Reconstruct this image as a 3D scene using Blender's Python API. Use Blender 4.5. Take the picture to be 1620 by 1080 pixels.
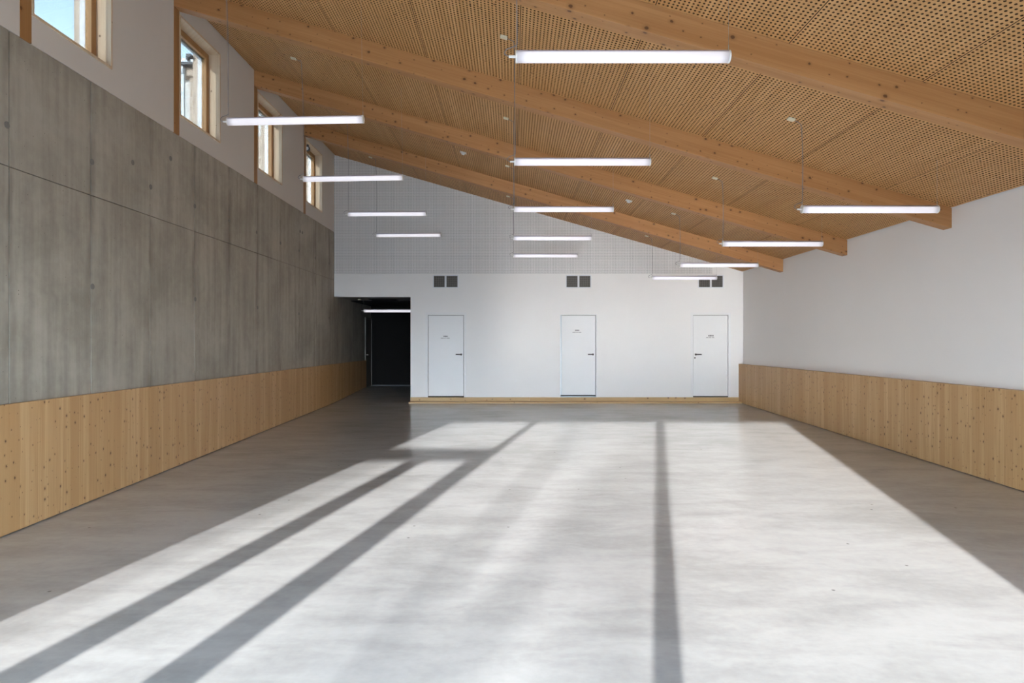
import bpy, math, random
from mathutils import Vector, Matrix

random.seed(7)
S = bpy.context.scene
for o in list(bpy.data.objects):
    bpy.data.objects.remove(o)
C = S.collection

# ------------------------------------------------------------------ camera
ZC = 1.80                                     # camera height (hall floor is z=0 under the camera)
cam_d = bpy.data.cameras.new('camera')
cam_d.sensor_width = 36.0
cam_d.lens = 24.0
cam_d.shift_y = 1.0 / 1620.0
cam_d.clip_start = 0.02
cam_d.clip_end = 400
cam = bpy.data.objects.new('camera', cam_d)
cam.location = (0, 0, ZC)
cam.rotation_euler = (math.pi / 2, 0, 0)
C.objects.link(cam)
S.camera = cam

# ------------------------------------------------------------------ sun, sky, exposure
SUN_DIR = Vector((0.2125, 1.0, -0.19)).normalized()
SUN_STRENGTH = 10.4
SKY_STRENGTH = 1.0
EXPOSURE = 1.08
sun_d = bpy.data.lights.new('sun', 'SUN')
sun_d.energy = SUN_STRENGTH
sun_d.angle = math.radians(0.6)
sun_d.color = (1.0, 0.985, 0.962)
sun = bpy.data.objects.new('sun', sun_d)
sun.rotation_euler = SUN_DIR.to_track_quat('-Z', 'Y').to_euler()
sun.location = (-6, -30, 12)
C.objects.link(sun)

w = bpy.data.worlds.new('world')
S.world = w
w.use_nodes = True
wn = w.node_tree
wn.nodes.clear()
# clear winter sky: pale horizon, brightened to fill the hall, deeper blue overhead, the same all round
tc = wn.nodes.new('ShaderNodeTexCoord')
sz = wn.nodes.new('ShaderNodeSeparateXYZ')
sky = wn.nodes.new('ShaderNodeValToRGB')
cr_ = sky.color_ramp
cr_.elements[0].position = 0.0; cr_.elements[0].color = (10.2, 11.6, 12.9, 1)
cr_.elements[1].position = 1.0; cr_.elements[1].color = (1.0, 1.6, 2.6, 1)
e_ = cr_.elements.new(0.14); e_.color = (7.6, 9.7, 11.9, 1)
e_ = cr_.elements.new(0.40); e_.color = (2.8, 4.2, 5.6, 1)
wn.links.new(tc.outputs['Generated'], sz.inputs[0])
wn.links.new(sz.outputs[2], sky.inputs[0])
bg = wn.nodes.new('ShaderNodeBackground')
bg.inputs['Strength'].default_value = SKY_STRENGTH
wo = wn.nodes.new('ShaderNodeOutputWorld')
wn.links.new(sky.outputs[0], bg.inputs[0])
wn.links.new(bg.outputs[0], wo.inputs[0])

S.view_settings.view_transform = 'Standard'
S.view_settings.look = 'None'
S.view_settings.gamma = 1.0
S.view_settings.use_curve_mapping = False
S.view_settings.exposure = EXPOSURE
S.cycles.max_bounces = 12
S.cycles.diffuse_bounces = 8
S.cycles.glossy_bounces = 4
S.cycles.transparent_max_bounces = 12
S.cycles.sample_clamp_indirect = 30.0
S.cycles.blur_glossy = 0.3
S.cycles.use_denoising = True
S.cycles.denoiser = 'OPENIMAGEDENOISE'

# ------------------------------------------------------------------ measures
XL, XR = -4.5, 5.85
YB, YF = 17.28, -0.80
SL = 0.2857                                   # roof slope
def ceil_z(x): return ZC + 3.45 - SL * x
def floor_z(y):
    if y < 17.0: return 0.0158 * y
    if y < 20.5: return 0.2686 + (y - 17.0) / 3.5 * 0.1414
    return 0.41
BEAMS = [6.24, 9.08, 11.91, 14.73]
BEAM_W, BEAM_H = 0.18, 0.265
POST_W = 0.15

# ------------------------------------------------------------------ materials
def newmat(name):
    m = bpy.data.materials.new(name)
    m.use_nodes = True
    nt = m.node_tree
    b = nt.nodes['Principled BSDF']
    return m, nt, b

class N:
    """tiny node helper"""
    def __init__(s, nt): s.nt = nt
    def node(s, t, **kw):
        n = s.nt.nodes.new(t)
        for k, v in kw.items(): setattr(n, k, v)
        return n
    def link(s, a, b): s.nt.links.new(a, b)
    def val(s, inp, v):
        if hasattr(v, 'is_output'): s.link(v, inp)
        else: inp.default_value = v
    def math(s, op, a, b=0.0, c=None, clamp=False):
        n = s.node('ShaderNodeMath', operation=op, use_clamp=clamp)
        s.val(n.inputs[0], a); s.val(n.inputs[1], b)
        if c is not None: s.val(n.inputs[2], c)
        return n.outputs[0]
    def vmath(s, op, a, b):
        n = s.node('ShaderNodeVectorMath', operation=op)
        s.val(n.inputs[0], a); s.val(n.inputs[1], b)
        return n.outputs[0]
    def sep(s, v):
        n = s.node('ShaderNodeSeparateXYZ'); s.link(v, n.inputs[0]); return n.outputs
    def comb(s, x, y, z):
        n = s.node('ShaderNodeCombineXYZ')
        s.val(n.inputs[0], x); s.val(n.inputs[1], y); s.val(n.inputs[2], z)
        return n.outputs[0]
    def noise(s, vec, scale, detail=3.0, rough=0.55, dist=0.0):
        n = s.node('ShaderNodeTexNoise')
        s.val(n.inputs['Vector'], vec)
        n.inputs['Scale'].default_value = scale
        n.inputs['Detail'].default_value = detail
        n.inputs['Roughness'].default_value = rough
        n.inputs['Distortion'].default_value = dist
        return n.outputs['Fac']
    def ramp(s, v, a, b, lo=0.0, hi=1.0):
        n = s.node('ShaderNodeMapRange', interpolation_type='SMOOTHSTEP')
        s.val(n.inputs['Value'], v)
        s.val(n.inputs['From Min'], a); s.val(n.inputs['From Max'], b)
        s.val(n.inputs['To Min'], lo); s.val(n.inputs['To Max'], hi)
        return n.outputs[0]
    def mix(s, f, a, b, mode='MIX'):
        n = s.node('ShaderNodeMix', data_type='RGBA', blend_type=mode)
        s.val(n.inputs[0], f)
        s.val(n.inputs[6], a if hasattr(a, 'is_output') else (*a, 1))
        s.val(n.inputs[7], b if hasattr(b, 'is_output') else (*b, 1))
        return n.outputs[2]
    def objco(s): return s.node('ShaderNodeTexCoord').outputs['Object']
    def pos(s): return s.node('ShaderNodeNewGeometry').outputs['Position']
    def rand(s): return s.node('ShaderNodeObjectInfo').outputs['Random']
    def bump(s, b, h, strength, dist):
        n = s.node('ShaderNodeBump')
        n.inputs['Strength'].default_value = strength
        n.inputs['Distance'].default_value = dist
        s.link(h, n.inputs['Height']); s.link(n.outputs[0], b.inputs['Normal'])

def plain(name, col, rough=0.5, metal=0.0, var=0.04, scale=6.0):
    m, nt, b = newmat(name); n = N(nt)
    f = n.noise(n.pos(), scale, 3)
    c = n.mix(f, tuple(x * (1 - var) for x in col), tuple(min(1, x * (1 + var)) for x in col))
    n.link(c, b.inputs['Base Color'])
    b.inputs['Roughness'].default_value = rough
    b.inputs['Metallic'].default_value = metal
    return m

def wood(name, light, dark, along='Z', knot_cell=0.14, knot_amount=0.55, knot_size=0.085, tone=0.5, rough=0.55, lam=0.0, lam_axis='Z', warm=(0.0, 0.0, 0.0)):
    """pine: grain runs along the object's local axis ALONG; every object gets its own stretch of grain, knots and tone"""
    m, nt, b = newmat(name); n = N(nt)
    r = n.rand()
    co = n.objco()
    off = n.comb(n.math('MULTIPLY', r, 37.0), n.math('MULTIPLY', r, 91.0), n.math('MULTIPLY', r, 53.0))
    x, y, z = n.sep(co)
    if along == 'Z': u, v, g = x, y, z
    elif along == 'X': u, v, g = y, z, x
    else: u, v, g = x, z, y
    ox, oy, oz = n.sep(off)
    u2 = n.math('ADD', n.math('ADD', u, v), ox)
    g2 = n.math('ADD', g, oz)
    fine = n.noise(n.comb(n.math('MULTIPLY', u2, 55.0), n.math('MULTIPLY', oy, 1.0), n.math('MULTIPLY', g2, 1.2)), 1.0, 3, 0.6, 0.3)
    broad = n.noise(n.comb(n.math('MULTIPLY', u2, 11.0), oy, n.math('MULTIPLY', g2, 0.5)), 1.0, 2, 0.5, 0.2)
    f = n.math('ADD', n.math('MULTIPLY', fine, 0.5), n.math('MULTIPLY', broad, 0.5))
    col = n.mix(n.ramp(f, 0.32, 0.68), light, dark)
    # tone of the single piece
    wn_ = n.node('ShaderNodeTexWhiteNoise', noise_dimensions='1D')
    n.link(r, wn_.inputs['W'])
    col = n.mix(n.math('MULTIPLY', wn_.outputs['Value'], tone), col, dark)
    if lam > 0:
        lx = {'X': x, 'Y': y, 'Z': z}[lam_axis]
        q = n.math('FLOOR', n.math('DIVIDE', lx, lam))
        w2 = n.node('ShaderNodeTexWhiteNoise', noise_dimensions='1D')
        n.link(n.math('ADD', q, n.math('MULTIPLY', r, 100.0)), w2.inputs['W'])
        col = n.mix(n.math('MULTIPLY', w2.outputs['Value'], 0.45), col, dark)
    # knots
    vo = n.node('ShaderNodeTexVoronoi', voronoi_dimensions='2D', feature='F1')
    vo.inputs['Scale'].default_value = 1.0
    vo.inputs['Randomness'].default_value = 1.0
    wob = n.noise(n.comb(n.math('MULTIPLY', u2, 30.0), n.math('MULTIPLY', g2, 30.0), 0.0), 1.0, 2)
    n.link(n.comb(n.math('ADD', n.math('DIVIDE', u2, knot_cell * 0.9), n.math('MULTIPLY', wob, 0.14)), n.math('DIVIDE', g2, knot_cell * 1.15), 0.0), vo.inputs['Vector'])
    cr, cg, cb = n.sep(vo.outputs['Color'])
    rad = n.math('MULTIPLY_ADD', n.math('MULTIPLY', cr, cr), knot_size, knot_size * 0.30)
    d = n.math('DIVIDE', vo.outputs['Distance'], rad)
    on = n.math('LESS_THAN', cg, knot_amount)
    core = n.math('MULTIPLY', n.ramp(d, 1.0, 0.55), on)
    halo = n.math('MULTIPLY', n.ramp(d, 2.4, 0.8), n.math('MULTIPLY', on, 0.45))
    col = n.mix(halo, col, tuple(c * 0.72 for c in dark))
    col = n.mix(n.math('MULTIPLY', core, 0.88), col, (0.105, 0.040, 0.014))
    n.link(col, b.inputs['Base Color'])
    b.inputs['Roughness'].default_value = rough
    n.bump(b, fine, 0.12, 0.002)
    return m

M = {}
M['pine_board'] = wood('pine_board', (0.66, 0.44, 0.225), (0.475, 0.275, 0.112), 'Z', 0.10, 0.62, 0.12, 0.85, 0.5)
M['pine_edge'] = wood('pine_edge', (0.55, 0.39, 0.21), (0.42, 0.27, 0.125), 'X', 0.3, 0.4, 0.07, 0.3)
M['plinth_wood'] = wood('plinth_wood', (0.66, 0.48, 0.25), (0.52, 0.34, 0.15), 'X', 0.20, 0.6, 0.085, 0.3)
M['beam_wood'] = wood('beam_wood', (0.53, 0.275, 0.112), (0.41, 0.19, 0.064), 'X', 0.15, 0.75, 0.115, 0.15, 0.5, 0.04, 'Z')
M['post_wood'] = wood('post_wood', (0.42, 0.22, 0.085), (0.33, 0.16, 0.055), 'Z', 0.22, 0.5, 0.08, 0.1, 0.5)
M['ceiling_wood'] = wood('ceiling_wood', (0.67, 0.385, 0.165), (0.54, 0.285, 0.102), 'Y', 0.15, 0.50, 0.075, 0.35, 0.55, 0.12, 'X')
M['lining_wood'] = wood('lining_wood', (0.72, 0.58, 0.42), (0.60, 0.45, 0.30), 'Z', 0.24, 0.5, 0.06, 0.2)
M['frame_wood'] = wood('frame_wood', (0.42, 0.23, 0.09), (0.34, 0.17, 0.06), 'Z', 0.4, 0.2, 0.05, 0.1)
M['outdoor_timber'] = wood('outdoor_timber', (0.62, 0.50, 0.40), (0.50, 0.38, 0.29), 'Z', 0.25, 0.5, 0.07, 0.4)
M['white_paint'] = plain('white_paint', (0.86, 0.845, 0.825), 0.55, 0, 0.012, 2.0)
M['right_paint'] = plain('right_paint', (0.87, 0.845, 0.82), 0.7, 0, 0.015, 1.2)
M['plaster'] = plain('plaster', (0.66, 0.625, 0.58), 0.8, 0, 0.03, 1.5)
M['door_paint'] = plain('door_paint', (0.84, 0.84, 0.835), 0.42, 0, 0.01, 3.0)
M['white_plastic'] = plain('white_plastic', (0.80, 0.79, 0.76), 0.4, 0, 0.02, 20.0)
M['cream_plastic'] = plain('cream_plastic', (0.74, 0.69, 0.52), 0.45, 0, 0.02, 20.0)
M['lilac_plastic'] = plain('lilac_plastic', (0.62, 0.59, 0.70), 0.35, 0, 0.02, 20.0)
M['grey_cable'] = plain('grey_cable', (0.22, 0.21, 0.22), 0.5, 0, 0.05, 30.0)
M['steel'] = plain('steel', (0.45, 0.44, 0.43), 0.35, 0.9, 0.05, 30.0)
M['dark_steel'] = plain('dark_steel', (0.10, 0.09, 0.085), 0.4, 0.6, 0.05, 30.0)
M['gap_black'] = plain('gap_black', (0.012, 0.010, 0.009), 0.9, 0, 0.1, 10.0)
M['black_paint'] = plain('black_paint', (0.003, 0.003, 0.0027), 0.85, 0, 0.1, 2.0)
M['drilled_edge'] = plain('drilled_edge', (0.085, 0.042, 0.018), 0.9, 0, 0.2, 30.0)
M['fleece'] = plain('fleece', (0.025, 0.014, 0.009), 0.95, 0, 0.1, 30.0)
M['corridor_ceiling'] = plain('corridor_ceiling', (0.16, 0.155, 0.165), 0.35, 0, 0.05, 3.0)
M['white_metal'] = plain('white_metal', (0.78, 0.80, 0.83), 0.35, 0.0, 0.02, 8.0)
M['zinc'] = plain('zinc', (0.46, 0.50, 0.53), 0.4, 0.3, 0.05, 8.0)
M['gutter'] = plain('gutter', (0.10, 0.105, 0.115), 0.5, 0.2, 0.05, 8.0)
M['mark_ink'] = plain('mark_ink', (0.045, 0.045, 0.045), 0.6, 0, 0.02, 8.0)
M['pale_ink'] = plain('pale_ink', (0.30, 0.29, 0.29), 0.6, 0, 0.02, 8.0)
M['ground'] = plain('ground', (0.52, 0.515, 0.505), 0.9, 0, 0.2, 1.5)
M['bark'] = plain('bark', (0.12, 0.09, 0.07), 0.9, 0, 0.2, 9.0)
M['render_wall'] = plain('render_wall', (0.74, 0.72, 0.69), 0.8, 0, 0.03, 1.5)
M['grille_metal'] = plain('grille_metal', (0.22, 0.205, 0.185), 0.5, 0.2, 0.05, 8.0)

def mat_glass():
    m = bpy.data.materials.new('window_glass'); m.use_nodes = True
    nt = m.node_tree; nt.nodes.clear(); n = N(nt)
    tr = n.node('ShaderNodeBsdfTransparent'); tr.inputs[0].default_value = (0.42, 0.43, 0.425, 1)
    gl = n.node('ShaderNodeBsdfGlossy'); gl.inputs['Roughness'].default_value = 0.02
    fr = n.node('ShaderNodeFresnel'); fr.inputs[0].default_value = 1.45
    mx = n.node('ShaderNodeMixShader')
    n.link(n.math('MULTIPLY', fr.outputs[0], 0.6), mx.inputs[0]); n.link(tr.outputs[0], mx.inputs[1]); n.link(gl.outputs[0], mx.inputs[2])
    out = n.node('ShaderNodeOutputMaterial'); n.link(mx.outputs[0], out.inputs[0])
    return m
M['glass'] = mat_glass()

def mat_dark_glass():
    m, nt, b = newmat('dark_glass')
    b.inputs['Base Color'].default_value = (0.10, 0.13, 0.15, 1)
    b.inputs['Roughness'].default_value = 0.08
    return m
M['dark_glass'] = mat_dark_glass()

def mat_concrete_wall():
    m, nt, b = newmat('board_concrete'); n = N(nt)
    p = n.pos(); x, y, z = n.sep(p); r = n.rand()
    cloud = n.noise(n.comb(y, 0.0, z), 0.9, 5, 0.6, 0.4)
    fine = n.noise(n.comb(y, 0.0, z), 9.0, 4, 0.65)
    streak = n.noise(n.comb(n.math('MULTIPLY', y, 7.0), 0.0, n.math('MULTIPLY', z, 0.45)), 1.0, 4, 0.6)
    f = n.math('ADD', n.math('MULTIPLY', cloud, 0.45), n.math('ADD', n.math('MULTIPLY', streak, 0.38), n.math('MULTIPLY', fine, 0.17)))
    col = n.mix(n.ramp(f, 0.34, 0.66), (0.275, 0.252, 0.207), (0.48, 0.448, 0.378))
    w = n.node('ShaderNodeTexWhiteNoise', noise_dimensions='1D'); n.link(r, w.inputs['W'])
    col = n.mix(n.math('MULTIPLY', w.outputs['Value'], 0.22), col, (0.27, 0.25, 0.21))
    # cement run-down marks and darker damp band along the panel edges
    yy = n.math('FRACT', n.math('DIVIDE', n.math('SUBTRACT', y, 6.11 - 1.19 * 8), 1.19))
    e = n.math('MINIMUM', yy, n.math('SUBTRACT', 1.0, yy))
    edge = n.math('MULTIPLY', n.ramp(e, 0.10, 0.0), n.ramp(n.noise(n.comb(n.math('MULTIPLY', y, 5.0), 0.0, n.math('MULTIPLY', z, 1.3)), 1.0, 3), 0.42, 0.62))
    col = n.mix(n.math('MULTIPLY', edge, 0.55), col, (0.19, 0.17, 0.135))
    pits = n.node('ShaderNodeTexVoronoi', feature='F1'); pits.inputs['Scale'].default_value = 26.0
    n.link(n.comb(y, 0.0, z), pits.inputs['Vector'])
    pr, pg, pb = n.sep(pits.outputs['Color'])
    pm = n.math('MULTIPLY', n.ramp(pits.outputs['Distance'], 0.16, 0.08), n.math('GREATER_THAN', pr, 0.93))
    col = n.mix(n.math('MULTIPLY', pm, 0.7), col, (0.10, 0.09, 0.075))
    n.link(col, b.inputs['Base Color'])
    b.inputs['Roughness'].default_value = 0.75
    n.bump(b, n.math('ADD', fine, n.math('MULTIPLY', pm, -0.6)), 0.25, 0.006)
    return m
M['concrete'] = mat_concrete_wall()
M['concrete_dark'] = plain('concrete_dark', (0.13, 0.115, 0.095), 0.9, 0, 0.35, 25.0)
M['plug'] = plain('plug', (0.20, 0.195, 0.18), 0.8, 0, 0.15, 25.0)

def mat_floor():
    m, nt, b = newmat('polished_concrete'); n = N(nt)
    p = n.pos(); x, y, z = n.sep(p)
    cloud = n.noise(n.comb(x, y, 0.0), 0.55, 6, 0.62, 0.6)
    sweep = n.noise(n.comb(n.math('MULTIPLY', x, 0.9), n.math('MULTIPLY', y, 2.3), 0.0), 1.3, 6, 0.62, 0.35)
    fine = n.noise(n.comb(x, y, 0.0), 14.0, 4, 0.6)
    f = n.math('ADD', n.math('MULTIPLY', cloud, 0.42), n.math('ADD', n.math('MULTIPLY', sweep, 0.45), n.math('MULTIPLY', fine, 0.13)))
    col = n.mix(n.ramp(f, 0.33, 0.64), (0.335, 0.338, 0.335), (0.495, 0.50, 0.50))
    # small dark specks and short pale scuffs
    vo = n.node('ShaderNodeTexVoronoi', voronoi_dimensions='2D'); vo.inputs['Scale'].default_value = 1.3
    n.link(n.comb(x, y, 0.0), vo.inputs['Vector'])
    sp = n.ramp(vo.outputs['Distance'], 0.022, 0.008)
    vr, vg, vb = n.sep(vo.outputs['Color'])
    col = n.mix(n.math('MULTIPLY', n.math('MULTIPLY', sp, 0.7), n.math('GREATER_THAN', vr, 0.7)), col, (0.09, 0.085, 0.08))
    sc = n.noise(n.comb(n.math('MULTIPLY', x, 2.0), n.math('MULTIPLY', n.math('ADD', y, n.math('MULTIPLY', x, 0.35)), 45.0), 0.0), 1.0, 2)
    scm = n.math('MULTIPLY', n.ramp(sc, 0.72, 0.78), n.ramp(n.noise(n.comb(x, y, 3.0), 0.8, 2), 0.50, 0.62))
    col = n.mix(n.math('MULTIPLY', scm, 0.35), col, (0.68, 0.67, 0.66))
    n.link(col, b.inputs['Base Color'])
    n.link(n.ramp(f, 0.35, 0.65, 0.26, 0.18), b.inputs['Roughness'])
    b.inputs['IOR'].default_value = 1.5
    n.bump(b, n.math('ADD', n.math('MULTIPLY', sweep, 0.8), n.math('MULTIPLY', fine, 0.08)), 0.10, 0.010)
    return m
M['floor'] = mat_floor()
M['seam'] = plain('seam', (0.22, 0.215, 0.21), 0.6, 0, 0.05, 10.0)

def mat_acoustic():
    m, nt, b = newmat('perforated_white'); n = N(nt)
    x, y, z = n.sep(n.pos())
    pit = 0.0271
    fx = n.math('SUBTRACT', n.math('FRACT', n.math('DIVIDE', x, pit)), 0.5)
    fz = n.math('SUBTRACT', n.math('FRACT', n.math('DIVIDE', z, pit)), 0.5)
    d = n.math('SQRT', n.math('ADD', n.math('MULTIPLY', fx, fx), n.math('MULTIPLY', fz, fz)))
    hole = n.ramp(d, 0.30, 0.26)
    blot = n.noise(n.pos(), 1.5, 2)
    base = n.mix(blot, (0.84, 0.825, 0.815), (0.88, 0.865, 0.85))
    n.link(n.mix(hole, base, (0.17, 0.165, 0.17)), b.inputs['Base Color'])
    b.inputs['Roughness'].default_value = 0.6
    return m
M['acoustic'] = mat_acoustic()

def mat_tube(strength):
    m, nt, b = newmat('tube_glow'); n = N(nt)
    x, y, z = n.sep(n.objco())
    e = n.math('MINIMUM', x, n.math('SUBTRACT', 1.55, x))
    end = n.ramp(e, 0.012, 0.085, 0.42, 1.0)
    led = n.noise(n.comb(n.math('MULTIPLY', x, 9.0), 0.0, 0.0), 1.0, 1)
    ang = n.ramp(z, 0.030, 0.008, 0.55, 1.0)
    s = n.math('MULTIPLY', n.math('MULTIPLY', end, ang), n.math('MULTIPLY_ADD', led, 0.10, 0.95))
    b.inputs['Base Color'].default_value = (0.42, 0.41, 0.45, 1)
    b.inputs['Roughness'].default_value = 0.35
    b.inputs['Emission Color'].default_value = (0.955, 0.93, 1.0, 1)
    n.link(n.math('MULTIPLY', s, strength), b.inputs['Emission Strength'])
    return m
M['tube_glow'] = mat_tube(0.36)

# ------------------------------------------------------------------ mesh helpers
class MB:
    def __init__(s): s.v = []; s.f = []
    def add(s, vs, fs):
        k = len(s.v)
        s.v += [tuple(p) for p in vs]
        s.f += [tuple(i + k for i in f) for f in fs]
        return s
    def hexa(s, p):
        """eight points: four below (counter-clockwise from above), four above"""
        return s.add(p, [(3, 2, 1, 0), (4, 5, 6, 7), (0, 1, 5, 4), (1, 2, 6, 5), (2, 3, 7, 6), (3, 0, 4, 7)])
    def box(s, x0, x1, y0, y1, z0, z1):
        return s.hexa([(x0, y0, z0), (x1, y0, z0), (x1, y1, z0), (x0, y1, z0), (x0, y0, z1), (x1, y0, z1), (x1, y1, z1), (x0, y1, z1)])
    def prism(s, poly, axis, a, b):
        """polygon of 2-D points extruded along an axis; (u,v) = (y,z) for X, (x,z) for Y, (x,y) for Z"""
        def P(u, v, t): return {'X': (t, u, v), 'Y': (u, t, v), 'Z': (u, v, t)}[axis]
        n = len(poly)
        vs = [P(u, v, a) for u, v in poly] + [P(u, v, b) for u, v in poly]
        fs = [tuple(range(n)), tuple(range(2 * n - 1, n - 1, -1))] + [(i, i + n, (i + 1) % n + n, (i + 1) % n) for i in range(n)]
        return s.add(vs, fs)
    def tube(s, pts, r, n=8):
        pts = [Vector(p) for p in pts]
        k = len(pts); vs = []; fs = []
        rr = r if isinstance(r, (list, tuple)) else [r] * k
        for i, p in enumerate(pts):
            t = (pts[min(i + 1, k - 1)] - pts[max(i - 1, 0)]).normalized()
            a = t.orthogonal().normalized() if i == 0 else (a - t * a.dot(t)).normalized()
            bb = t.cross(a)
            for j in range(n):
                q = 2 * math.pi * j / n
                vs.append(p + (a * math.cos(q) + bb * math.sin(q)) * rr[i])
        for i in range(k - 1):
            for j in range(n):
                fs.append((i * n + j, i * n + (j + 1) % n, (i + 1) * n + (j + 1) % n, (i + 1) * n + j))
        fs.append(tuple(range(n - 1, -1, -1))); fs.append(tuple(range((k - 1) * n, k * n)))
        return s.add(vs, fs)
    def cyl(s, c, r, axis, a, b, n=24):
        q = [(c[0] + r * math.cos(2 * math.pi * i / n), c[1] + r * math.sin(2 * math.pi * i / n)) for i in range(n)]
        return s.prism(q, axis, a, b)
    def mesh(s, name, mat, smooth=False, bevel=0.0):
        me = bpy.data.meshes.new(name)
        me.from_pydata(s.v, [], s.f)
        if mat: me.materials.append(M[mat])
        import bmesh
        bm = bmesh.new(); bm.from_mesh(me)
        bmesh.ops.recalc_face_normals(bm, faces=bm.faces[:])
        if bevel:
            bmesh.ops.bevel(bm, geom=bm.edges[:], offset=bevel, segments=2, affect='EDGES', profile=0.6, clamp_overlap=True)
        bm.to_mesh(me); bm.free()
        if smooth:
            for p in me.polygons: p.use_smooth = True
        me.update()
        return me
    def build(s, name, mat, parent=None, loc=(0, 0, 0), smooth=False, bevel=0.0):
        return put(name, s.mesh(name, mat, smooth, bevel), parent, loc)

def put(name, me, parent=None, loc=(0, 0, 0), rot=(0, 0, 0)):
    o = bpy.data.objects.new(name, me)
    C.objects.link(o)
    o.location = loc; o.rotation_euler = rot
    if parent: o.parent = parent
    return o
def tag(o, label=None, cat=None, group=None, kind=None):
    if label: o['label'] = label
    if cat: o['category'] = cat
    if group: o['group'] = group
    if kind: o['kind'] = kind
    return o
def empty(name, loc=(0, 0, 0), rot=(0, 0, 0), **kw):
    o = bpy.data.objects.new(name, None)
    C.objects.link(o); o.location = loc; o.rotation_euler = rot
    return tag(o, **kw)
def copy_tree(o, parent=None):
    c = o.copy(); C.objects.link(c)
    if parent is not None: c.parent = parent
    for ch in list(o.children): copy_tree(ch, c)
    return c

# ================================================================== SETTING
# ---- ground outside
g = MB().add([(-90, -120, -0.3), (90, -120, -0.3), (90, 90, -0.3), (-90, 90, -0.3)], [(0, 1, 2, 3)]).build('ground', 'ground')
tag(g, kind='structure')

# ---- floor: cast slabs on a bed, falling gently towards the entrance, ramp into the passage
bed = MB()
ys = [-0.95, 17.0, 20.5, 22.2]
for a, b2 in zip(ys[:-1], ys[1:]):
    za, zb = floor_z(a) - 0.0002, floor_z(b2 - 1e-6) - 0.0002
    bed.hexa([(-4.85, a, -0.28), (6.1, a, -0.28), (6.1, b2, -0.28), (-4.85, b2, -0.28), (-4.85, a, za), (6.1, a, za), (6.1, b2, zb), (-4.85, b2, zb)])
floor = bed.build('floor', 'seam'); tag(floor, kind='structure')
jy = [-0.95, 0.55, 6.17, 11.80, 17.0, 20.5, 22.2]
for a, b2 in zip(jy[:-1], jy[1:]):
    for x0, x1 in ((-4.85, 6.1),):
        a2, b3 = a + 0.001, b2 - 0.001
        za, zb = floor_z(a2), floor_z(b3)
        MB().hexa([(x0, a2, za - 0.0002), (x1, a2, za - 0.0002), (x1, b3, zb - 0.0002), (x0, b3, zb - 0.0002), (x0, a2, za), (x1, a2, za), (x1, b3, zb), (x0, b3, zb)]).build('floor_slab', 'floor', floor)

# ---- roof and ceiling backing
def slope_slab(x0, x1, y0, y1, d0, d1):
    return MB().hexa([(x0, y0, ceil_z(x0) + d0), (x1, y0, ceil_z(x1) + d0), (x1, y1, ceil_z(x1) + d0), (x0, y1, ceil_z(x0) + d0),
                      (x0, y0, ceil_z(x0) + d1), (x1, y0, ceil_z(x1) + d1), (x1, y1, ceil_z(x1) + d1), (x0, y1, ceil_z(x0) + d1)])
ceiling = slope_slab(-5.0, 6.3, -1.1, 22.6, 0.022, 0.40).build('ceiling', 'fleece'); tag(ceiling, kind='structure')

# perforated ceiling panels, real holes
SLX = math.sqrt(1 + SL * SL)
PITX, PITY = (1.22 - 0.0081 / SLX) / 31, 0.0500
def perforated(name, width, length):
    """panel lying in local XY (X down the slope), underside at z=0, holes cut through"""
    px, py = PITX * SLX, PITY
    nx = int((width + 0.004) / px); ny = int((length - 0.012) / py)
    x0 = (width - nx * px) / 2; y0 = (length - ny * py) / 2
    V = []; F = []
    idx = {}
    def vid(i, j):
        k = (i, j)
        if k not in idx:
            idx[k] = len(V); V.append((x0 + i * px, y0 + j * py, 0.0))
        return idx[k]
    rx, ry, t = 0.0108, 0.0135, 0.018
    ang = [math.radians(22.5 + 45 * k) for k in range(8)]
    for i in range(nx):
        for j in range(ny):
            c = [vid(i, j), vid(i + 1, j), vid(i + 1, j + 1), vid(i, j + 1)]
            cx, cy = x0 + (i + .5) * px, y0 + (j + .5) * py
            h = len(V)
            for a in ang: V.append((cx + rx * math.cos(a), cy + ry * math.sin(a), 0.0))
            for a in ang: V.append((cx + rx * math.cos(a), cy + ry * math.sin(a), t))
            # ring vertices: k0 22, k1 67, k2 112, k3 157, k4 202, k5 247, k6 292, k7 337
            F += [(c[1], c[2], h + 0, h + 7)[::-1], (c[2], c[3], h + 2, h + 1)[::-1], (c[3], c[0], h + 4, h + 3)[::-1], (c[0], c[1], h + 6, h + 5)[::-1],
                  (c[2], h + 1, h + 0)[::-1], (c[3], h + 3, h + 2)[::-1], (c[0], h + 5, h + 4)[::-1], (c[1], h + 7, h + 6)[::-1]]
            F += [(h + k, h + (k + 1) % 8, h + 8 + (k + 1) % 8, h + 8 + k) for k in range(8)]
    # border and outer edge
    q = len(V)
    V += [(0, 0, 0), (width, 0, 0), (width, length, 0), (0, length, 0), (0, 0, t), (width, 0, t), (width, length, t), (0, length, t)]
    cc = [vid(0, 0), vid(nx, 0), vid(nx, ny), vid(0, ny)]
    for k in range(4):
        F.append((q + k, cc[k], cc[(k + 1) % 4], q + (k + 1) % 4))
        F.append((q + k, q + (k + 1) % 4, q + 4 + (k + 1) % 4, q + 4 + k))
    me = bpy.data.meshes.new(name)
    me.from_pydata(V, [], F)
    me.materials.append(M['ceiling_wood']); me.materials.append(M['drilled_edge'])
    me.polygons.foreach_set('material_index', [1 if (k < nx * ny * 16 and k % 16 >= 8) else 0 for k in range(len(me.polygons) - 8)] + [0, 1] * 4)
    me.update()
    return me
bays = [(3.41 + BEAM_W, 6.24)] + [(BEAMS[i] + BEAM_W, BEAMS[i + 1]) for i in range(3)] + [(BEAMS[3] + BEAM_W, YB)]
cols = [XL + 0.012] + [0.09 + 1.22 * k for k in range(-3, 5)] + [XR - 0.018]
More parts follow.
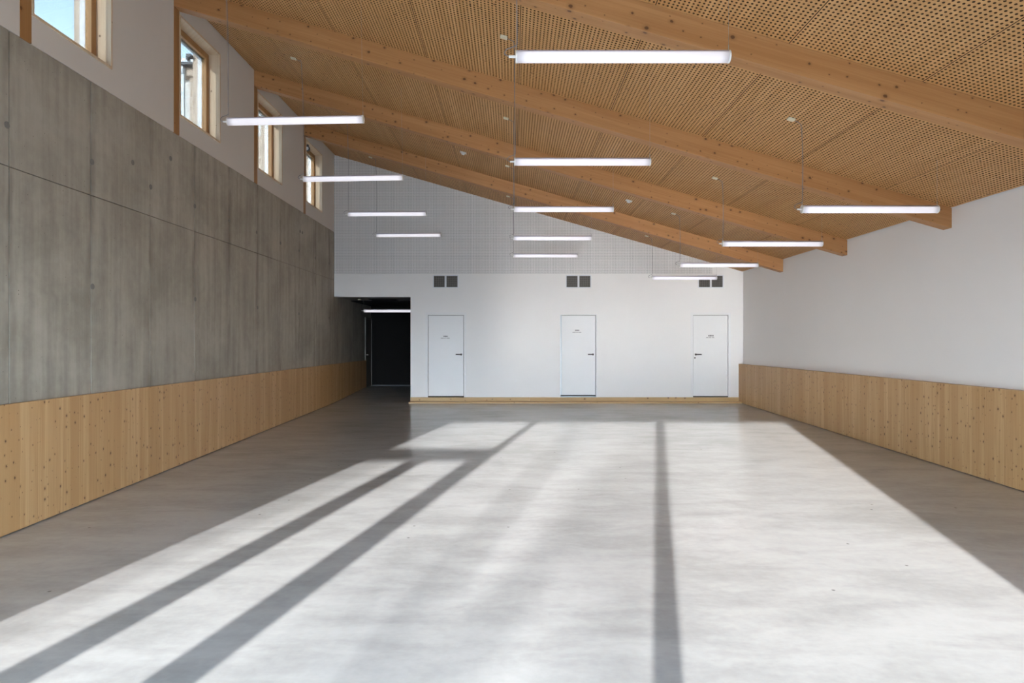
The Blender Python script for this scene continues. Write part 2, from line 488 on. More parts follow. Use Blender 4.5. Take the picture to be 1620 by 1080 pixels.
cache = {}
tilt = math.atan(SL)
for (y0, y1) in bays:
    L = y1 - y0 - 0.012
    for x0, x1 in zip(cols[:-1], cols[1:]):
        W = (x1 - x0) * SLX - 0.008
        key = (round(W, 3), round(L, 3))
        if key not in cache: cache[key] = perforated('perforated_panel', W, L)
        put('perforated_panel', cache[key], ceiling, (x0 + 0.004, y0 + 0.006, ceil_z(x0 + 0.004)), (0, tilt, 0))
# plain boarding over the entrance, behind the camera
slope_slab(XL, XR, -0.8, 3.41, 0.0, 0.02).build('ceiling_board', 'ceiling_wood', ceiling)

# ---- left wall: concrete below, plaster with windows above
Z_CONC, Z_SILL, Z_HEAD = ZC + 2.79, ZC + 3.06, ZC + 4.43
XO = -4.80
wl = MB().box(XO, XL - 0.02, -0.95, 22.2, -0.3, Z_CONC - 0.006)
wall_left = wl.build('wall_left', 'concrete_dark'); tag(wall_left, kind='structure')
PJ = [6.11 + 1.19 * k for k in range(-6, 14)]
PJ = [-0.8] + [p for p in PJ if p > -0.7] + [21.8]
z_mid = ZC + 1.57
for a, b2 in zip(PJ[:-1], PJ[1:]):
    for z0, z1 in ((0.0, z_mid), (z_mid, Z_CONC)):
        dx = random.uniform(0, 0.004)
        top = z1
        if a > YB: 
            if z0 > 0: continue
        zz0 = z0 + 0.004 if z0 > 0 else floor_z(a) - 0.05
        if a < YB < b2 and z0 > 0:
            bb = YB
        else: bb = b2
        MB().box(XL - 0.02, XL - dx, a + 0.007, bb - 0.007, zz0, z1 - 0.004).build('concrete_panel', 'concrete', wall_left, bevel=0.003)
plug_me = MB().cyl((0, 0), 0.032, 'X', 0.0, 0.006, 12).mesh('tie_hole_plug', 'plug')
for k, p in enumerate(PJ[1:-1]):
    if p > YB: continue
    for zz in (1.93, 0.60):
        if zz < 1 and k % 2: continue
        put('tie_hole_plug', plug_me, wall_left, (XL - 0.002, p + random.uniform(-0.03, 0.03), ZC + zz + random.uniform(-0.01, 0.01)))
for y, zz in ((8.10, 2.13), (9.0, 2.42), (14.5, 2.35), (14.66, 2.35)):
    put('tie_hole_plug', plug_me, wall_left, (XL - 0.003, y, ZC + zz))

# plaster band
def plaster_box(y0, y1, z0, z1=None):
    if z1 is None:
        zo, zi = ceil_z(XO) + 0.022, ceil_z(XL) + 0.022
    else: zo = zi = z1
    return MB().hexa([(XO, y0, z0), (XL, y0, z0), (XL, y1, z0), (XO, y1, z0), (XO, y0, zo), (XL, y0, zi), (XL, y1, zi), (XO, y1, zo)])
pl = MB()
def addm(dst, src): dst.add(src.v, src.f)
addm(pl, plaster_box(-0.95, BEAMS[0], Z_CONC))
WIN = []
for i, yb in enumerate(BEAMS):
    y0 = yb + POST_W; y1 = yb + 1.43; yn = BEAMS[i + 1] if i < 3 else YB + 0.12
    WIN.append((y0, y1))
    addm(pl, plaster_box(y0, y1, Z_CONC, Z_SILL))
    addm(pl, plaster_box(y0, y1, Z_HEAD))
    addm(pl, plaster_box(y1, yn, Z_CONC))
plo = pl.build('plaster', 'plaster', wall_left)

# ---- right wall
wall_right = MB().hexa([(XR, -0.95, -0.3), (XR + 0.35, -0.95, -0.3), (XR + 0.35, 22.2, -0.3), (XR, 22.2, -0.3),
                        (XR, -0.95, ceil_z(XR) + 0.022), (XR + 0.35, -0.95, ceil_z(XR + 0.35) + 0.022), (XR + 0.35, 22.2, ceil_z(XR + 0.35) + 0.022), (XR, 22.2, ceil_z(XR) + 0.022)]).build('wall_right', 'right_paint')
tag(wall_right, kind='structure')

# ---- back wall with door openings and the passage opening
ZP = 0.405                                     # top of the timber plinth, foot of the wall
Z_LINE = ZC + 1.736
OPEN_R, OPEN_T = -2.568, ZC + 1.144
DOORS = [(-2.150, -1.195), (1.205, 2.150), (4.560, 5.495)]
D_TOP = ZC + 0.708
wb = MB()
T = 0.14
def wbox(x0, x1, z0, z1): wb.box(x0, x1, YB, YB + T, z0, z1)
wbox(XL, OPEN_R, OPEN_T, Z_LINE)
edges = [OPEN_R] + [v for d in DOORS for v in d] + [XR]
for a, b2 in zip(edges[0::2], edges[1::2]): wbox(a, b2, ZP - 0.2, Z_LINE)
for a, b2 in DOORS: wbox(a, b2, D_TOP, Z_LINE); wbox(a, b2, ZP - 0.2, ZP)
wb.prism([(XL, Z_LINE), (XR, Z_LINE), (XR, ceil_z(XR) + 0.022), (XL, ceil_z(XL) + 0.022)], 'Y', YB + 0.001, YB + T)
wall_back = wb.build('wall_back', 'white_paint'); tag(wall_back, kind='structure')
# perforated acoustic boards over the line
ax = [XL + 0.002 + 1.1953 * k for k in range(9)]
for a, b2 in zip(ax[:-1], ax[1:]):
    MB().prism([(a + .0003, Z_LINE + .001), (b2 - .0003, Z_LINE + .001), (b2 - .0003, max(Z_LINE + .01, ceil_z(b2) - .002)), (a + .0003, ceil_z(a) - .002)], 'Y', YB - 0.010, YB + 0.001).build('acoustic_board', 'acoustic', wall_back)

# ---- passage behind the back wall
pc = MB()
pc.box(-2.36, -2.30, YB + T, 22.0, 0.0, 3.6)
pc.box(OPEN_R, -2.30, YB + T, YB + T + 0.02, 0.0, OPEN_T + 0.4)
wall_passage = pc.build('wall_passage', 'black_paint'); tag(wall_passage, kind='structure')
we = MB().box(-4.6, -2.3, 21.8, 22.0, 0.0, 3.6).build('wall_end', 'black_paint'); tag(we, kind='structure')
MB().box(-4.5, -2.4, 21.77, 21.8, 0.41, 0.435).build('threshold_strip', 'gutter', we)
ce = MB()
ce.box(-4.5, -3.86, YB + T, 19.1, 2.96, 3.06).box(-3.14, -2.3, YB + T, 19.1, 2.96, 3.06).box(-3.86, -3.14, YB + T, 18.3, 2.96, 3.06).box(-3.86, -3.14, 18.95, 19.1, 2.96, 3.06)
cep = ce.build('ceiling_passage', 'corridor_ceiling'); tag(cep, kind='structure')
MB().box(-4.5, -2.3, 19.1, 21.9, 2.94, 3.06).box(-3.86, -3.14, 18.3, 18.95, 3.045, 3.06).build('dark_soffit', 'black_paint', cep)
hat = empty('access_hatch', (-3.5, 18.62, 2.96), label='dark open access hatch in the ceiling of the passage', cat='hatch')
hm = MB()
for (x0, x1, y0, y1) in ((-.36, -.34, -.32, .33), (.34, .36, -.32, .33), (-.34, .34, -.32, -.30), (-.34, .34, .31, .33)): hm.box(x0, x1, y0, y1, -0.012, 0.07)
hm.build('hatch_frame', 'gap_black', hat)
MB().box(-.34, .30, -.30, -.28, -0.03, 0.06).build('hatch_flap', 'gap_black', hat)

# ---- entrance wall behind the camera (glazed doors and fixed glazing let the low sun in)
ZH = 2.95
wf = MB()
wf.box(-4.87, -4.27, YF - 0.10, YF, -0.3, ZH).box(2.35, 6.2, YF - 0.10, YF, -0.3, ZH)
wf.prism([(-4.87, ZH), (6.2, ZH), (6.2, ceil_z(6.2) + 0.022), (-4.87, ceil_z(-4.87) + 0.022)], 'Y', YF - 0.10, YF)
wall_front = wf.build('wall_front', 'white_paint'); tag(wall_front, kind='structure')
gz = empty('window_5', (0, YF - 0.05, 0), kind='structure')
def mull(name, x0, x1, z0, z1, d=0.035): MB().box(x0, x1, -d, d, z0, z1).build(name, 'zinc', gz)
mull('mullion', -0.195, -0.05, -0.1, ZH)
mull('mullion', -2.685, -2.555, -0.1, ZH)
mull('stile', -2.82, -2.69, -0.1, 2.11)
mull('stile', -3.52, -3.40, -0.1, 2.11)
mull('stile', -3.645, -3.525, -0.1, 2.11)
mull('transom', -4.27, -2.69, 2.115, 2.315)

# ---- wainscots of pine lamellas
def wainscot(name, face, back, y0, y1, side, z_top, base_gap):
    root = MB()
    n = 12
    lo, hi = min(face + 0.02 * side, back), max(face + 0.02 * side, back)
    yy = [y0] + [q for q in (17.0, 20.5) if y0 < q < y1] + [y1]
    for a, b2 in zip(yy[:-1], yy[1:]):
        root.hexa([(lo, a, floor_z(a) + .02), (hi, a, floor_z(a) + .02), (hi, b2, floor_z(b2 - 1e-6) + .02), (lo, b2, floor_z(b2 - 1e-6) + .02), (lo, a, z_top - .001), (hi, a, z_top - .001), (hi, b2, z_top - .001), (lo, b2, z_top - .001)])
    r = root.build(name, 'pine_edge'); tag(r, kind='structure')
    y = y0; run = 0.0
    while y < y1 - 0.02:
        wd = random.choice([0.10, 0.115, 0.125, 0.14, 0.16])
        gap = 0.0006
        if run + wd > 1.25: gap = 0.003; run = 0.0
        run += wd
        b2 = min(y + wd, y1)
        if y1 - b2 < 0.04: b2 = y1
        f = face + side * random.uniform(0, 0.0008)
        p, q = min(f, face + 0.02 * side), max(f, face + 0.02 * side)
        zb = max(floor_z(y), floor_z(b2)) + base_gap
        MB().box(p, q, 0, b2 - y - gap, zb - z_top, 0).build('pine_board', 'pine_board', r, (0, y, z_top))
        y = b2
    return r
trim_1 = wainscot('trim_1', -4.45, XL, -0.78, 20.86, -1, ZC - 0.55, 0.010)
trim_2 = wainscot('trim_2', 5.735, XR, -0.78, YB - 0.002, 1, ZC - 0.55, 0.008)

# ---- timber plinth under the back wall: upright boards on a low footing timber
bb = MB().box(OPEN_R - 0.01, 5.75, 17.03, YB - 0.028, 0.24, floor_z(17.0) + 0.036).build('baseboard_back', 'plinth_wood', bevel=0.003); tag(bb, kind='structure')
px = [OPEN_R, 0.45, 3.1, 5.75]
for a, b2 in zip(px[:-1], px[1:]):
    MB().box(0, b2 - a - 0.002, 0, 0.026, 0, ZP - 0.272).build('plinth_board', 'plinth_wood', bb, (a, YB - 0.027, 0.272), bevel=0.002)

# ================================================================== WINDOWS in the left wall
for i, (y0, y1) in enumerate(WIN):
    wr = empty('window_%d' % (i + 1), (XL, (y0 + y1) / 2, Z_SILL), kind='structure')
    h = Z_HEAD - Z_SILL; hw = (y1 - y0) / 2
    def part(name, mat, x0, x1, a, b2, z0, z1, bev=0.0):
        # local box; long pieces run their grain along local Z or Y
        return MB().box(x0 - XL, x1 - XL, a, b2, z0, z1).build(name, mat, wr, bevel=bev)
    xi = XL + 0.012; xf = -4.655
    # lining boards
    part('lining_board', 'lining_wood', xf, xi, hw - 0.026, hw, 0, h)
    part('lining_board', 'lining_wood', xf, xi, -hw, -hw + 0.026, 0, h)
    part('lining_board', 'lining_wood', xf, xi, -hw + .026, hw - .026, h - 0.026, h)
    part('lining_board', 'lining_wood', xf, xi, -hw + .026, hw - .026, 0, 0.026)
    # timber frame
    fw = 0.088
    f0, f1 = -4.725, xf
    a, b2 = -hw + .026, hw - .026
    part('frame_member', 'frame_wood', f0, f1, b2 - fw, b2, .026, h - .026, .004)
    part('frame_member', 'frame_wood', f0, f1, a, a + fw, .026, h - .026, .004)
    part('frame_member', 'frame_wood', f0, f1, a + fw, b2 - fw, h - .026 - fw, h - .026, .004)
    part('frame_member', 'frame_wood', f0, f1, a + fw, b2 - fw, .026, .026 + fw, .004)
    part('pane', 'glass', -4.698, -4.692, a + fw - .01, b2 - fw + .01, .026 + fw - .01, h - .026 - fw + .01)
    # weather bars and outside aluminium frame
    fo = 0.078
    for (p, q, r1, r2) in ((b2 - fo, b2, 0, h), (a, a + fo, 0, h), (a + fo, b2 - fo, h - .026 - fo, h), (a + fo, b2 - fo, 0, fo + .026)):
        part('outer_frame', 'white_metal', -4.79, f0, p, q, r1, r2)
    part('gasket_shade_strip', 'gutter', -4.735, f0 - .001, a + fo, b2 - fo, h - .026 - fo - .014, h - .026 - fo)  # here the dark seal itself, below the outer frame head
    # outer reveal boards
    part('outer_reveal', 'outdoor_timber', -4.89, -4.79, b2 - .02, hw, 0, h)
    part('outer_reveal', 'outdoor_timber', XO - 0.005, -4.79, -hw, a + .02, 0, h)
    part('outer_reveal', 'outdoor_timber', XO - 0.005, -4.79, a + .02, b2 - .02, h - .04, h)
    part('outer_sill', 'white_metal', XO - 0.05, -4.79, a + .02, b2 - .02, 0, .03)
    br = MB().box(-4.95 - XL, -4.88 - XL, b2 - .12, b2 - .03, h - .10, h - .05).box(-4.95 - XL, -4.92 - XL, b2 - .12, b2 - .03, h - .14, h - .10)
    br.build('gutter_bracket', 'gutter', wr)

# ---- timber posts between the plaster fields
ordn = ['first', 'second', 'third', 'fourth']
post_lab = ['timber post at far left edge, nearest the camera', 'timber post left of the second window, under the second roof beam',
            'timber post left of the third window, under the third roof beam', 'timber post left of the farthest window, under the farthest roof beam']
for i, yb in enumerate(BEAMS):
    o = MB().box(-0.028, 0.004, 0, POST_W, 0, ceil_z(XL) - BEAM_H - 0.005 - Z_CONC).build('timber_post', 'post_wood', None, (XL, yb, Z_CONC), bevel=0.003)
    tag(o, post_lab[i], 'post', 'timber posts in the left wall')
    # the rest of the wall behind the beam end, over the post
    tp = ceil_z(XL) - BEAM_H - 0.005
    MB().box(XO, XL - 0.03, yb, yb + POST_W, Z_CONC, tp).build('infill', 'post_wood', wall_left)
    MB().hexa([(XO, yb, tp), (XL, yb, tp), (XL, yb + POST_W, tp), (XO, yb + POST_W, tp), (XO, yb, ceil_z(XO) + .022), (XL, yb, ceil_z(XL) + .022), (XL, yb + POST_W, ceil_z(XL) + .022), (XO, yb + POST_W, ceil_z(XO) + .022)]).build('infill', 'post_wood', wall_left)

# ---- roof beams (glued laminated timber) down the slope
beam_lab = ['glued timber roof beam nearest the camera, crossing the top right corner', 'second glued timber roof beam from the camera, ending at the right wall above the near right tube light',
            'third glued timber roof beam from the camera', 'farthest glued timber roof beam, nearest the back wall']
Lb = (XR - XL) * SLX
hb = BEAM_H / SLX
for i, yb in enumerate(BEAMS):
    # local X down the slope; both ends cut plumb
    q = hb * SL
    mb = MB().hexa([(q, 0, -hb), (Lb + q, 0, -hb), (Lb + q, BEAM_W, -hb), (q, BEAM_W, -hb), (0, 0, 0), (Lb, 0, 0), (Lb, BEAM_W, 0), (0, BEAM_W, 0)])
    o = mb.build('roof_beam', 'beam_wood', None, (XL + 0.001, yb, ceil_z(XL) + 0.004), bevel=0.004)
    o.rotation_euler = (0, tilt, 0)
    tag(o, beam_lab[i], 'beam', 'roof beams')

# ================================================================== DOORS in the back wall
def door(num, x0, x1, recess, hinge, sign_x, sign_z, title, sub, lock, threshold):
    """leaf in a steel frame; local origin at the foot of the opening's middle, y=0 on the wall face"""
    r = empty('door_%d' % num, ((x0 + x1) / 2, YB, ZP), kind='structure')
    W = (x1 - x0) / 2; H = D_TOP - ZP
    fw = 0.022
    fr = MB()
    y0, y1 = (-0.006, T) if recess < 0.02 else (0.0, T)
    fr.box(-W, -W + fw, y0, y1, 0, H).box(W - fw, W, y0, y1, 0, H).box(-W + fw, W - fw, y0, y1, H - fw, H)
    if recess < 0.02:   # flat architrave on the wall
        fr.box(-W - 0.04, -W, -0.006, 0, 0, H + 0.04).box(W, W + 0.04, -0.006, 0, 0, H + 0.04).box(-W, W, -0.006, 0, H, H + 0.04)
    fr.build('door_frame', 'door_paint', r, bevel=0.002)
    b0 = 0.028 if threshold == 0 else 0.05
    g = 0.011
    leaf = MB().box(-W + fw + g, W - fw - g, recess, recess + 0.045, b0, H - fw - g).build('door_leaf', 'door_paint', r, bevel=0.003)
    MB().box(-W, W, recess + 0.05, T, 0, H).build('rebate', 'plug', r)
    MB().box(-W + fw, W - fw, recess + 0.002, recess + 0.049, 0.024 if threshold else 0.001, b0 - 0.001).build('floor_gap', 'gap_black', r)
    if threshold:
        MB().box(-W + fw, -W + fw + 0.03, 0.03, 0.075, b0, H - fw).build('gasket_shade_strip', 'zinc', r)  # added grey strip, stands in for the shade along the left jamb
        MB().box(-W + 0.002, W - 0.002, 0.002, T, 0, 0.024).build('threshold', 'zinc', r)
    s = 1 if hinge == 'left' else -1     # handle side
    hx = s * (W - fw - 0.07)
    hz = (ZC - (560.5 - 541) / 62.5) - ZP
    hm = MB().tube([(hx, recess - 0.0, hz), (hx, recess - 0.05, hz)], 0.011, 10)
    hm.tube([(hx, recess - 0.05, hz), (hx - s * 0.02, recess - 0.056, hz), (hx - s * 0.135, recess - 0.056, hz)], 0.012, 10)
    hm.cyl((hx, hz), 0.025, 'Y', recess - 0.008, recess, 16)
    hm.build('door_handle', 'dark_steel', r, smooth=False)
    MB().cyl((hx + s * 0.02, hz - 0.085), 0.019, 'Y', recess - 0.006, recess, 16).build('lock_cylinder', lock, r)
    for zz in (0.25, 1.05, 1.85):
        MB().cyl((-s * (W - fw + 0.004), recess - 0.006), 0.009, 'Z', zz - 0.045, zz + 0.045, 10).build('hinge', 'door_paint', r)
    sx = sign_x - (x0 + x1) / 2; sz = sign_z - ZP
    so = bpy.data.objects.new('door_sign', MB().box(sx - 0.15, sx + 0.15, recess - 0.002, recess, sz - 0.06, sz + 0.06).mesh('door_sign', 'door_paint'))
    C.objects.link(so); so.parent = r
    # printed lines sit on the sign plate
    off = recess - 0.002
    for o_ in ('a',):
        t = MB(); wd = sum(title) + 0.008 * (len(title) - 1); c = sx - wd / 2
        for q in title:
            t.box(c, c + 0.009, off - 0.001, off, sz, sz + 0.036).box(c + q - 0.009, c + q, off - 0.001, off, sz, sz + 0.036).box(c, c + q, off - 0.001, off, sz + 0.013, sz + 0.022)
            c += q + 0.008
        t.build('lettering', 'mark_ink', so)
        t = MB(); c = sx - 0.12
        for q in sub:
            t.box(c, c + q, off - 0.001, off, sz - 0.036, sz - 0.022); c += q + 0.012
        t.build('lettering', 'pale_ink', so)
    return r
def bx(px_): return (px_ - 810) / 62.5
def bz(py_): return ZC + (541 - py_) / 62.5
door(1, *DOORS[0], 0.012, 'left', bx(704.8), bz(533), [0.034, 0.022, 0.034], [0.07, 0.03, 0.02, 0.07], 'white_metal', 0)
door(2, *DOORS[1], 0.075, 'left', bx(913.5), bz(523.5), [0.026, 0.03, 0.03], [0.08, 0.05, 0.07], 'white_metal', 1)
door(3, *DOORS[2], 0.012, 'right', bx(1124.8), bz(532), [0.03, 0.02, 0.03, 0.03], [0.06, 0.06, 0.06], 'dark_steel', 0)

# side door at the end of the passage, in the left wall
d4 = empty('door_4', (XL, 21.32, 0.41), kind='structure')
MB().box(0, 0.035, -0.46, -0.41, 0, 2.15).box(0, 0.035, 0.41, 0.46, 0, 2.15).box(0, 0.035, -0.41, 0.41, 2.10, 2.15).build('door_frame', 'plug', d4, bevel=0.002)
MB().box(0, 0.018, -0.405, 0.405, 0.006, 2.095).build('door_leaf', 'concrete_dark', d4, bevel=0.002)
MB().tube([(0.018, -0.34, 1.0), (0.06, -0.34, 1.0), (0.06, -0.22, 1.0)], 0.01, 8).build('door_handle', 'steel', d4)

# ================================================================== VENTILATION GRILLES
vent_lab = ['pair of square ventilation grilles above the left door', 'pair of square ventilation grilles above the middle door', 'pair of square ventilation grilles above the right door, partly behind a tube light']
vz0, vz1 = bz(454), bz(436.2)
proto = None
for i, cx in enumerate((bx(705), bx(915.1), bx(1124.3))):
    if proto is None:
        r = empty('ventilation_grille', (cx, YB, vz0))
        H = vz1 - vz0; A, B = 0.024, 0.300        # inner and outer edge of one grid
        f = MB().box(-0.325, 0.325, -0.014, 0, -0.022, 0).box(-0.325, 0.325, -0.014, 0, H, H + 0.022)
        for x0, x1 in ((-0.325, -B), (-A, A), (B, 0.325)): f.box(x0, x1, -0.014, 0, 0, H)
        f.build('grille_frame', 'white_metal', r)
        for s in (-1, 1):
            a, b2 = (A, B) if s > 0 else (-B, -A)
            gm = MB().box(a, b2, -0.003, -0.0005, 0, H)
            gr = gm.build('duct_opening', 'gap_black', r)
            bars = MB(); n = 12
            for k in range(1, n):
                xx = a + (b2 - a) * k / n; bars.box(xx - .0028, xx + .0028, -0.012, -0.003, 0, H)
                zz = H * k / n; bars.box(a, b2, -0.0115, -0.003, zz - .0028, zz + .0028)
            bo = bars.build('grid', 'grille_metal', r); tag(bo, kind='stuff')
        proto = r; o = r
    else:
        o = copy_tree(proto); o.location = (cx, YB, vz0)
    tag(o, vent_lab[i], 'vent', 'ventilation grilles above the doors')

# ================================================================== HANGING TUBE LIGHTS
LT, RT = 1.55, 0.0445
def arc_mesh(name, mat, r, x0, x1, a0, a1, n, thick):
    vs = []; fs = []
    for k in range(n + 1):
        a = a0 + (a1 - a0) * k / n
        for x in (x0, x1): vs.append((x, r * math.cos(a), r * math.sin(a)))
    for k in range(n): fs.append((2 * k, 2 * k + 1, 2 * k + 3, 2 * k + 2))
    for k in range(n + 1):
        a = a0 + (a1 - a0) * k / n
        for x in (x0, x1): vs.append((x, (r - thick) * math.cos(a), (r - thick) * math.sin(a)))
    o = 2 * (n + 1)
    for k in range(n): fs.append((o + 2 * k + 2, o + 2 * k + 3, o + 2 * k + 1, o + 2 * k))
    fs += [(0, o, o + 1, 1), (2 * n + 1, o + 2 * n + 1, o + 2 * n, 2 * n)]
    for k in range(n): fs += [(2 * k, 2 * k + 2, o + 2 * k + 2, o + 2 * k), (2 * k + 3, 2 * k + 1, o + 2 * k + 1, o + 2 * k + 3)]
    m = MB().add(vs, fs)
    return m.mesh(name, mat, True)
D = math.radians
me_diff = arc_mesh('diffuser', 'tube_glow', RT, 0.012, LT - 0.012, D(150), D(390), 28, 0.003)
me_house = arc_mesh('housing', 'lilac_plastic', RT + 0.0005, 0.012, LT - 0.012, D(30), D(150), 14, 0.004)
def cap_mesh(x0, x1):
    return MB().cyl((0, 0), RT + 0.002, 'X', x0, x1, 28).mesh('end_cap', 'white_plastic', False, 0.003)
me_cap_l, me_cap_r = cap_mesh(0, 0.014), cap_mesh(LT - 0.014, LT)
me_plug = MB().tube([(-0.048, 0, 0), (0.002, 0, 0)], 0.011, 10).mesh('plug', 'white_plastic', False)
me_hook = MB().tube([(0.008, 0, RT), (0.008, 0, RT + 0.042)], 0.004, 6).mesh('hook', 'steel')
me_hook2 = MB().tube([(LT - 0.008, 0, RT), (LT - 0.008, 0, RT + 0.042)], 0.004, 6).mesh('hook', 'steel')

def bez(p, n=6):
    """smooth polyline through points"""
    out = []
    for i in range(len(p) - 1):
        p0 = Vector(p[max(i - 1, 0)]); p1 = Vector(p[i]); p2 = Vector(p[i + 1]); p3 = Vector(p[min(i + 2, len(p) - 1)])
        for k in range(n):
            t = k / n
            out.append(0.5 * ((2 * p1) + (p2 - p0) * t + (2 * p0 - 5 * p1 + 4 * p2 - p3) * t * t + (3 * p1 - p0 - 3 * p2 + p3) * t ** 3))
    out.append(Vector(p[-1]))
    return out

def tube_light(x, y, z, label, roll=0.0, ceil=None, bow=0.0, cap=None):
    r = empty('tube_light', (x, y, z), (0, roll, 0), label=label, cat='lamp', group='hanging tube lights')
    put('diffuser', me_diff, r); put('housing', me_house, r)
    put('end_cap', me_cap_l, r); put('end_cap', me_cap_r, r)
    put('plug', me_plug, r); put('hook', me_hook, r); put('hook', me_hook2, r)
    def top(lx): return (ceil_z(x + lx) if ceil is None else ceil) - z
    t0 = top(-0.06) - 0.012
    p = [(-0.075, 0, t0), (-0.03, 0, top(-0.03) - 0.028), (0.0, 0, t0 - 0.09), (0.004 + bow, 0, t0 * 0.55), (0.012, 0, 0.16), (0.006, 0, 0.085), (-0.03, 0, 0.066), (-0.066, 0, 0.050), (-0.078, 0, 0.020), (-0.046, 0, 0.0)]
    MB().tube(bez(p, 6), 0.0036, 6).build('power_cable', 'grey_cable', r, smooth=True)
    for lx in (0.008, LT - 0.008):
        MB().tube([(lx, 0, RT + 0.042), (lx, 0, top(lx))], 0.0012, 5).build('suspension_wire', 'steel', r)
    b = MB().box(-0.04, 0.04, -0.032, 0.032, -0.022, 0.0).build('ceiling_connector', 'cream_plastic', r, (-0.115, 0, top(-0.115) - 0.001), bevel=0.004)
    b.rotation_euler = (0, tilt if ceil is None else 0, 0)
    return r
rows = [4.94, 7.76, 10.58, 13.45, 16.25]
kc = ['largest hanging tube light, nearest the camera, high in the centre', 'second hanging tube light of the centre row, over the second beam', 'third hanging tube light of the centre row counted from the camera',
      'fourth hanging tube light of the centre row, before the perforated white wall', 'farthest hanging tube light of the centre row, lowest of them in view']
for k, y in enumerate(rows):
    tube_light(0.025, y, ZC + (2.065, 2.05, 2.06, 2.05, 2.06)[k], kc[k])
kl = ['leftmost hanging tube light, in front of the second and third windows', 'second hanging tube light of the left row, in front of the farthest window',
      'third hanging tube light of the left row, before the perforated white wall', 'farthest hanging tube light of the left row, lowest of them in view']
for k, y in enumerate(rows[1:]):
    tube_light(-3.235, y, ZC + (2.505, 2.525, 2.52, 2.54)[k], kl[k], roll=-0.018 if k < 2 else -0.008, bow=0.02)
kr = ['rightmost hanging tube light, below the end of the second roof beam', 'second hanging tube light of the right row, below the third roof beam',
      'third hanging tube light of the right row, below the end of the farthest beam', 'farthest hanging tube light of the right row, in front of the right grilles']
for k, y in enumerate(rows[1:]):
    tube_light((3.29, 3.26, 3.30, 3.325)[k], y, ZC + (1.51, 1.525, 1.52, 1.53)[k], kr[k], bow=0.012)
tube_light(-4.02, 18.5, ZC + 0.851, 'tube light inside the dark passage beside the white wall', ceil=2.96)

# ================================================================== DETECTORS on the ceiling
det_lab = ['square white ceiling detector left of the centre row of tube lights', 'square white ceiling detector between the centre and right tube lights']
proto = None
for i, (x, y) in enumerate(((-0.955, 13.4), (2.306, 13.46))):
    if proto is None:
        r = empty('ceiling_detector', (x, y, ceil_z(x)), (0, tilt, 0))
        MB().box(-0.062, 0.062, -0.062, 0.062, -0.014, 0.0).build('base_plate', 'white_plastic', r, bevel=0.004)
        MB().cyl((0, 0), 0.034, 'Z', -0.045, -0.014, 20).build('sensor_dome', 'white_metal', r, bevel=0.006)
        proto = r; o = r
    else:
        o = copy_tree(proto); o.location = (x, y, ceil_z(x))
    tag(o, det_lab[i], 'detector', 'ceiling detectors')

# ---- small dark spotlight under the head of the farthest window
y0, y1 = WIN[3]
sp = empty('spotlight', (-4.57, y0 + 0.36, Z_HEAD - 0.026), label='small dark round spotlight under the head of the farthest window', cat='spotlight')
MB().box(-0.03, 0.03, -0.03, 0.03, -0.015, 0.0).build('bracket', 'gutter', sp)
MB().tube([(0, 0, -0.01), (0, 0, -0.05)], 0.01, 8).build('stem', 'gutter', sp)
bd = MB().tube([(0.0, 0.055, -0.085), (0.0, 0.03, -0.085), (0.0, -0.035, -0.09), (0.0, -0.05, -0.092)], [0.03, 0.055, 0.062, 0.066], 18)
bd.build('lamp_housing', 'gutter', sp)
MB().cyl((0, -0.092), 0.045, 'Y', -0.054, -0.050, 18).build('lens', 'white_metal', sp)

# ================================================================== OUTSIDE
# neighbouring timber building seen through the windows
nb = empty('neighbour_building', (-10.0, 19.6, -0.3), label='sunlit timber building with gutter and downpipe seen through the windows', cat='building')
ox, oy, oz = nb.location
def nbp(name, mat, x0, x1, y0, y1, z0, z1, parent=nb): return MB().box(x0 - ox, x1 - ox, y0 - oy, y1 - oy, ZC + z0 - oz, ZC + z1 - oz).build(name, mat, parent)
nbp('wall', 'render_wall', -15.0, -5.0, 19.3, 24.0, -2.1, 7.70)
nbp('roof_fascia', 'white_metal', -15.2, -5.0, 18.72, 24.0, 7.682, 7.79)
nbp('gutter', 'gutter', -15.2, -5.0, 18.76, 18.95, 7.634, 7.699)
nbp('eaves_beam', 'outdoor_timber', -15.0, -5.0, 19.0, 19.3, 7.414, 7.7)
nbp('downpipe', 'zinc', -9.17, -9.085, 18.90, 18.98, -2.1, 7.45)
nbp('pipe_hopper', 'zinc', -9.21, -9.085, 18.84, 18.98, 7.43, 7.75)
for x in (-13.5, -11.3, -9.0, -6.9, -5.6):
    nbp('timber_post', 'outdoor_timber', x - 0.02, x + 0.10, 19.12, 19.3, -2.1, 7.41)
for x in (-12.6, -10.2, -8.66, -6.2):
    fr = nbp('window', 'frame_wood', x - 0.28, x + 0.28, 19.22, 19.3, 3.2, 7.2)
    nbp('pane', 'dark_glass', x - 0.2, x + 0.2, 19.20, 19.22, 3.3, 7.1, fr)
x = -7.6
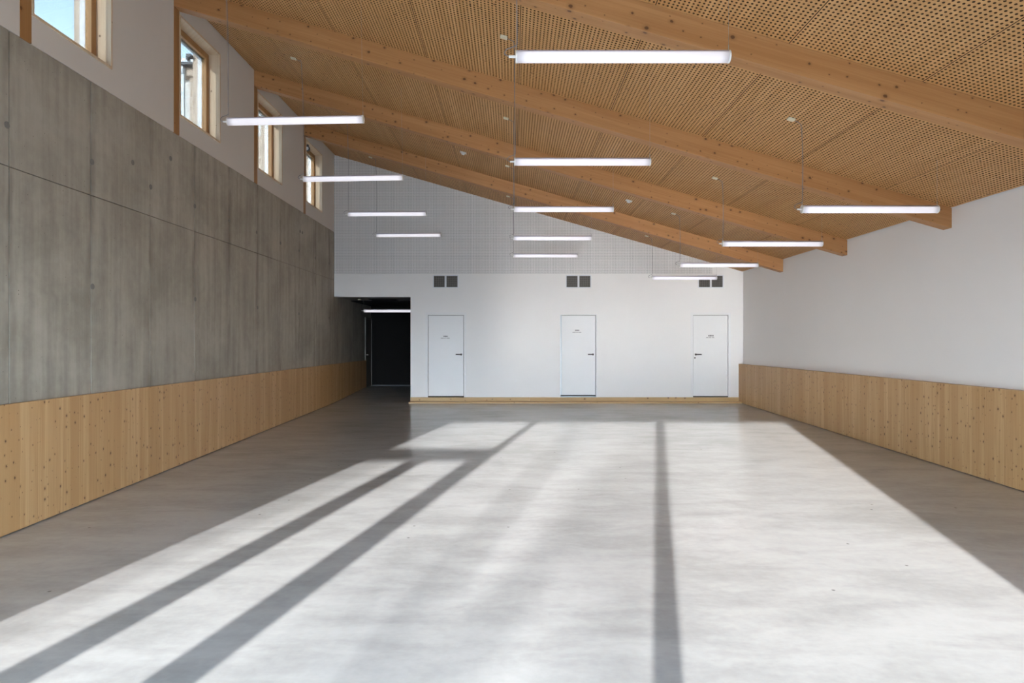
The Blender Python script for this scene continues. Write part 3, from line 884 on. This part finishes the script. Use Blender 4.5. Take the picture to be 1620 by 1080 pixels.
while x < -6.45:
    nbp('cladding_board', 'outdoor_timber', x, x + 0.135, 19.24, 19.3, -2.1, 5.8); x += 0.145
x = -5.95
while x < -5.1:
    nbp('cladding_board', 'outdoor_timber', x, x + 0.135, 19.24, 19.3, -2.1, 7.0); x += 0.145

# bare tree in front of the entrance; its trunk and boughs throw the soft streaks across the floor
def bare_tree(x, y, h, seed, label, r0=0.14, spread=1.0):
    rnd = random.Random(seed)
    r = empty('bare_tree', (x, y, -0.3), label=label, cat='tree', group='bare trees outside the entrance')
    tr = MB(); pts = [(0, 0, 0)]; 
    for k in range(1, 7): pts.append((rnd.uniform(-.06, .06) * k * .5, rnd.uniform(-.06, .06), h * k / 6))
    tr.tube(pts, [r0 * (1 - 0.13 * k) for k in range(7)], 8)
    tr.build('trunk', 'bark', r)
    for k in range(9):
        z = h * rnd.uniform(0.35, 0.95); a = rnd.uniform(0, 6.28); L = rnd.uniform(0.8, 1.9) * spread * (1.15 - z / h * 0.5)
        p = [(0, 0, z)]
        for q in range(1, 5): p.append((math.cos(a) * L * q / 4, math.sin(a) * L * q / 4, z + L * (0.28 * q) + rnd.uniform(-.05, .05)))
        m = MB().tube(p, [0.045, 0.035, 0.026, 0.018, 0.008], 6)
        for q in (2, 3, 4):
            b0 = Vector(p[q]); 
            for s in range(3):
                dv = Vector((rnd.uniform(-.5, .5), rnd.uniform(-.5, .5), rnd.uniform(.1, .8))) * spread
                m.tube([b0, b0 + dv * .5, b0 + dv], [0.014, 0.010, 0.005], 5)
        m.build('bough', 'bark', r)
    return r
def on_ray(x0, y): return x0 + 0.2125 * y
bare_tree(on_ray(-1.42, -34), -34, 12.0, 3, 'bare tree standing on the ground outside, the nearest to the entrance', 0.10, 0.7)
bare_tree(on_ray(-0.45, -55), -55, 15.0, 5, 'bare tree standing on the ground outside, the farthest from the entrance', 0.07, 0.6)
bare_tree(on_ray(-3.9, -38), -38, 12.0, 11, 'bare tree standing on the ground outside, beyond the left door', 0.13, 1.0)
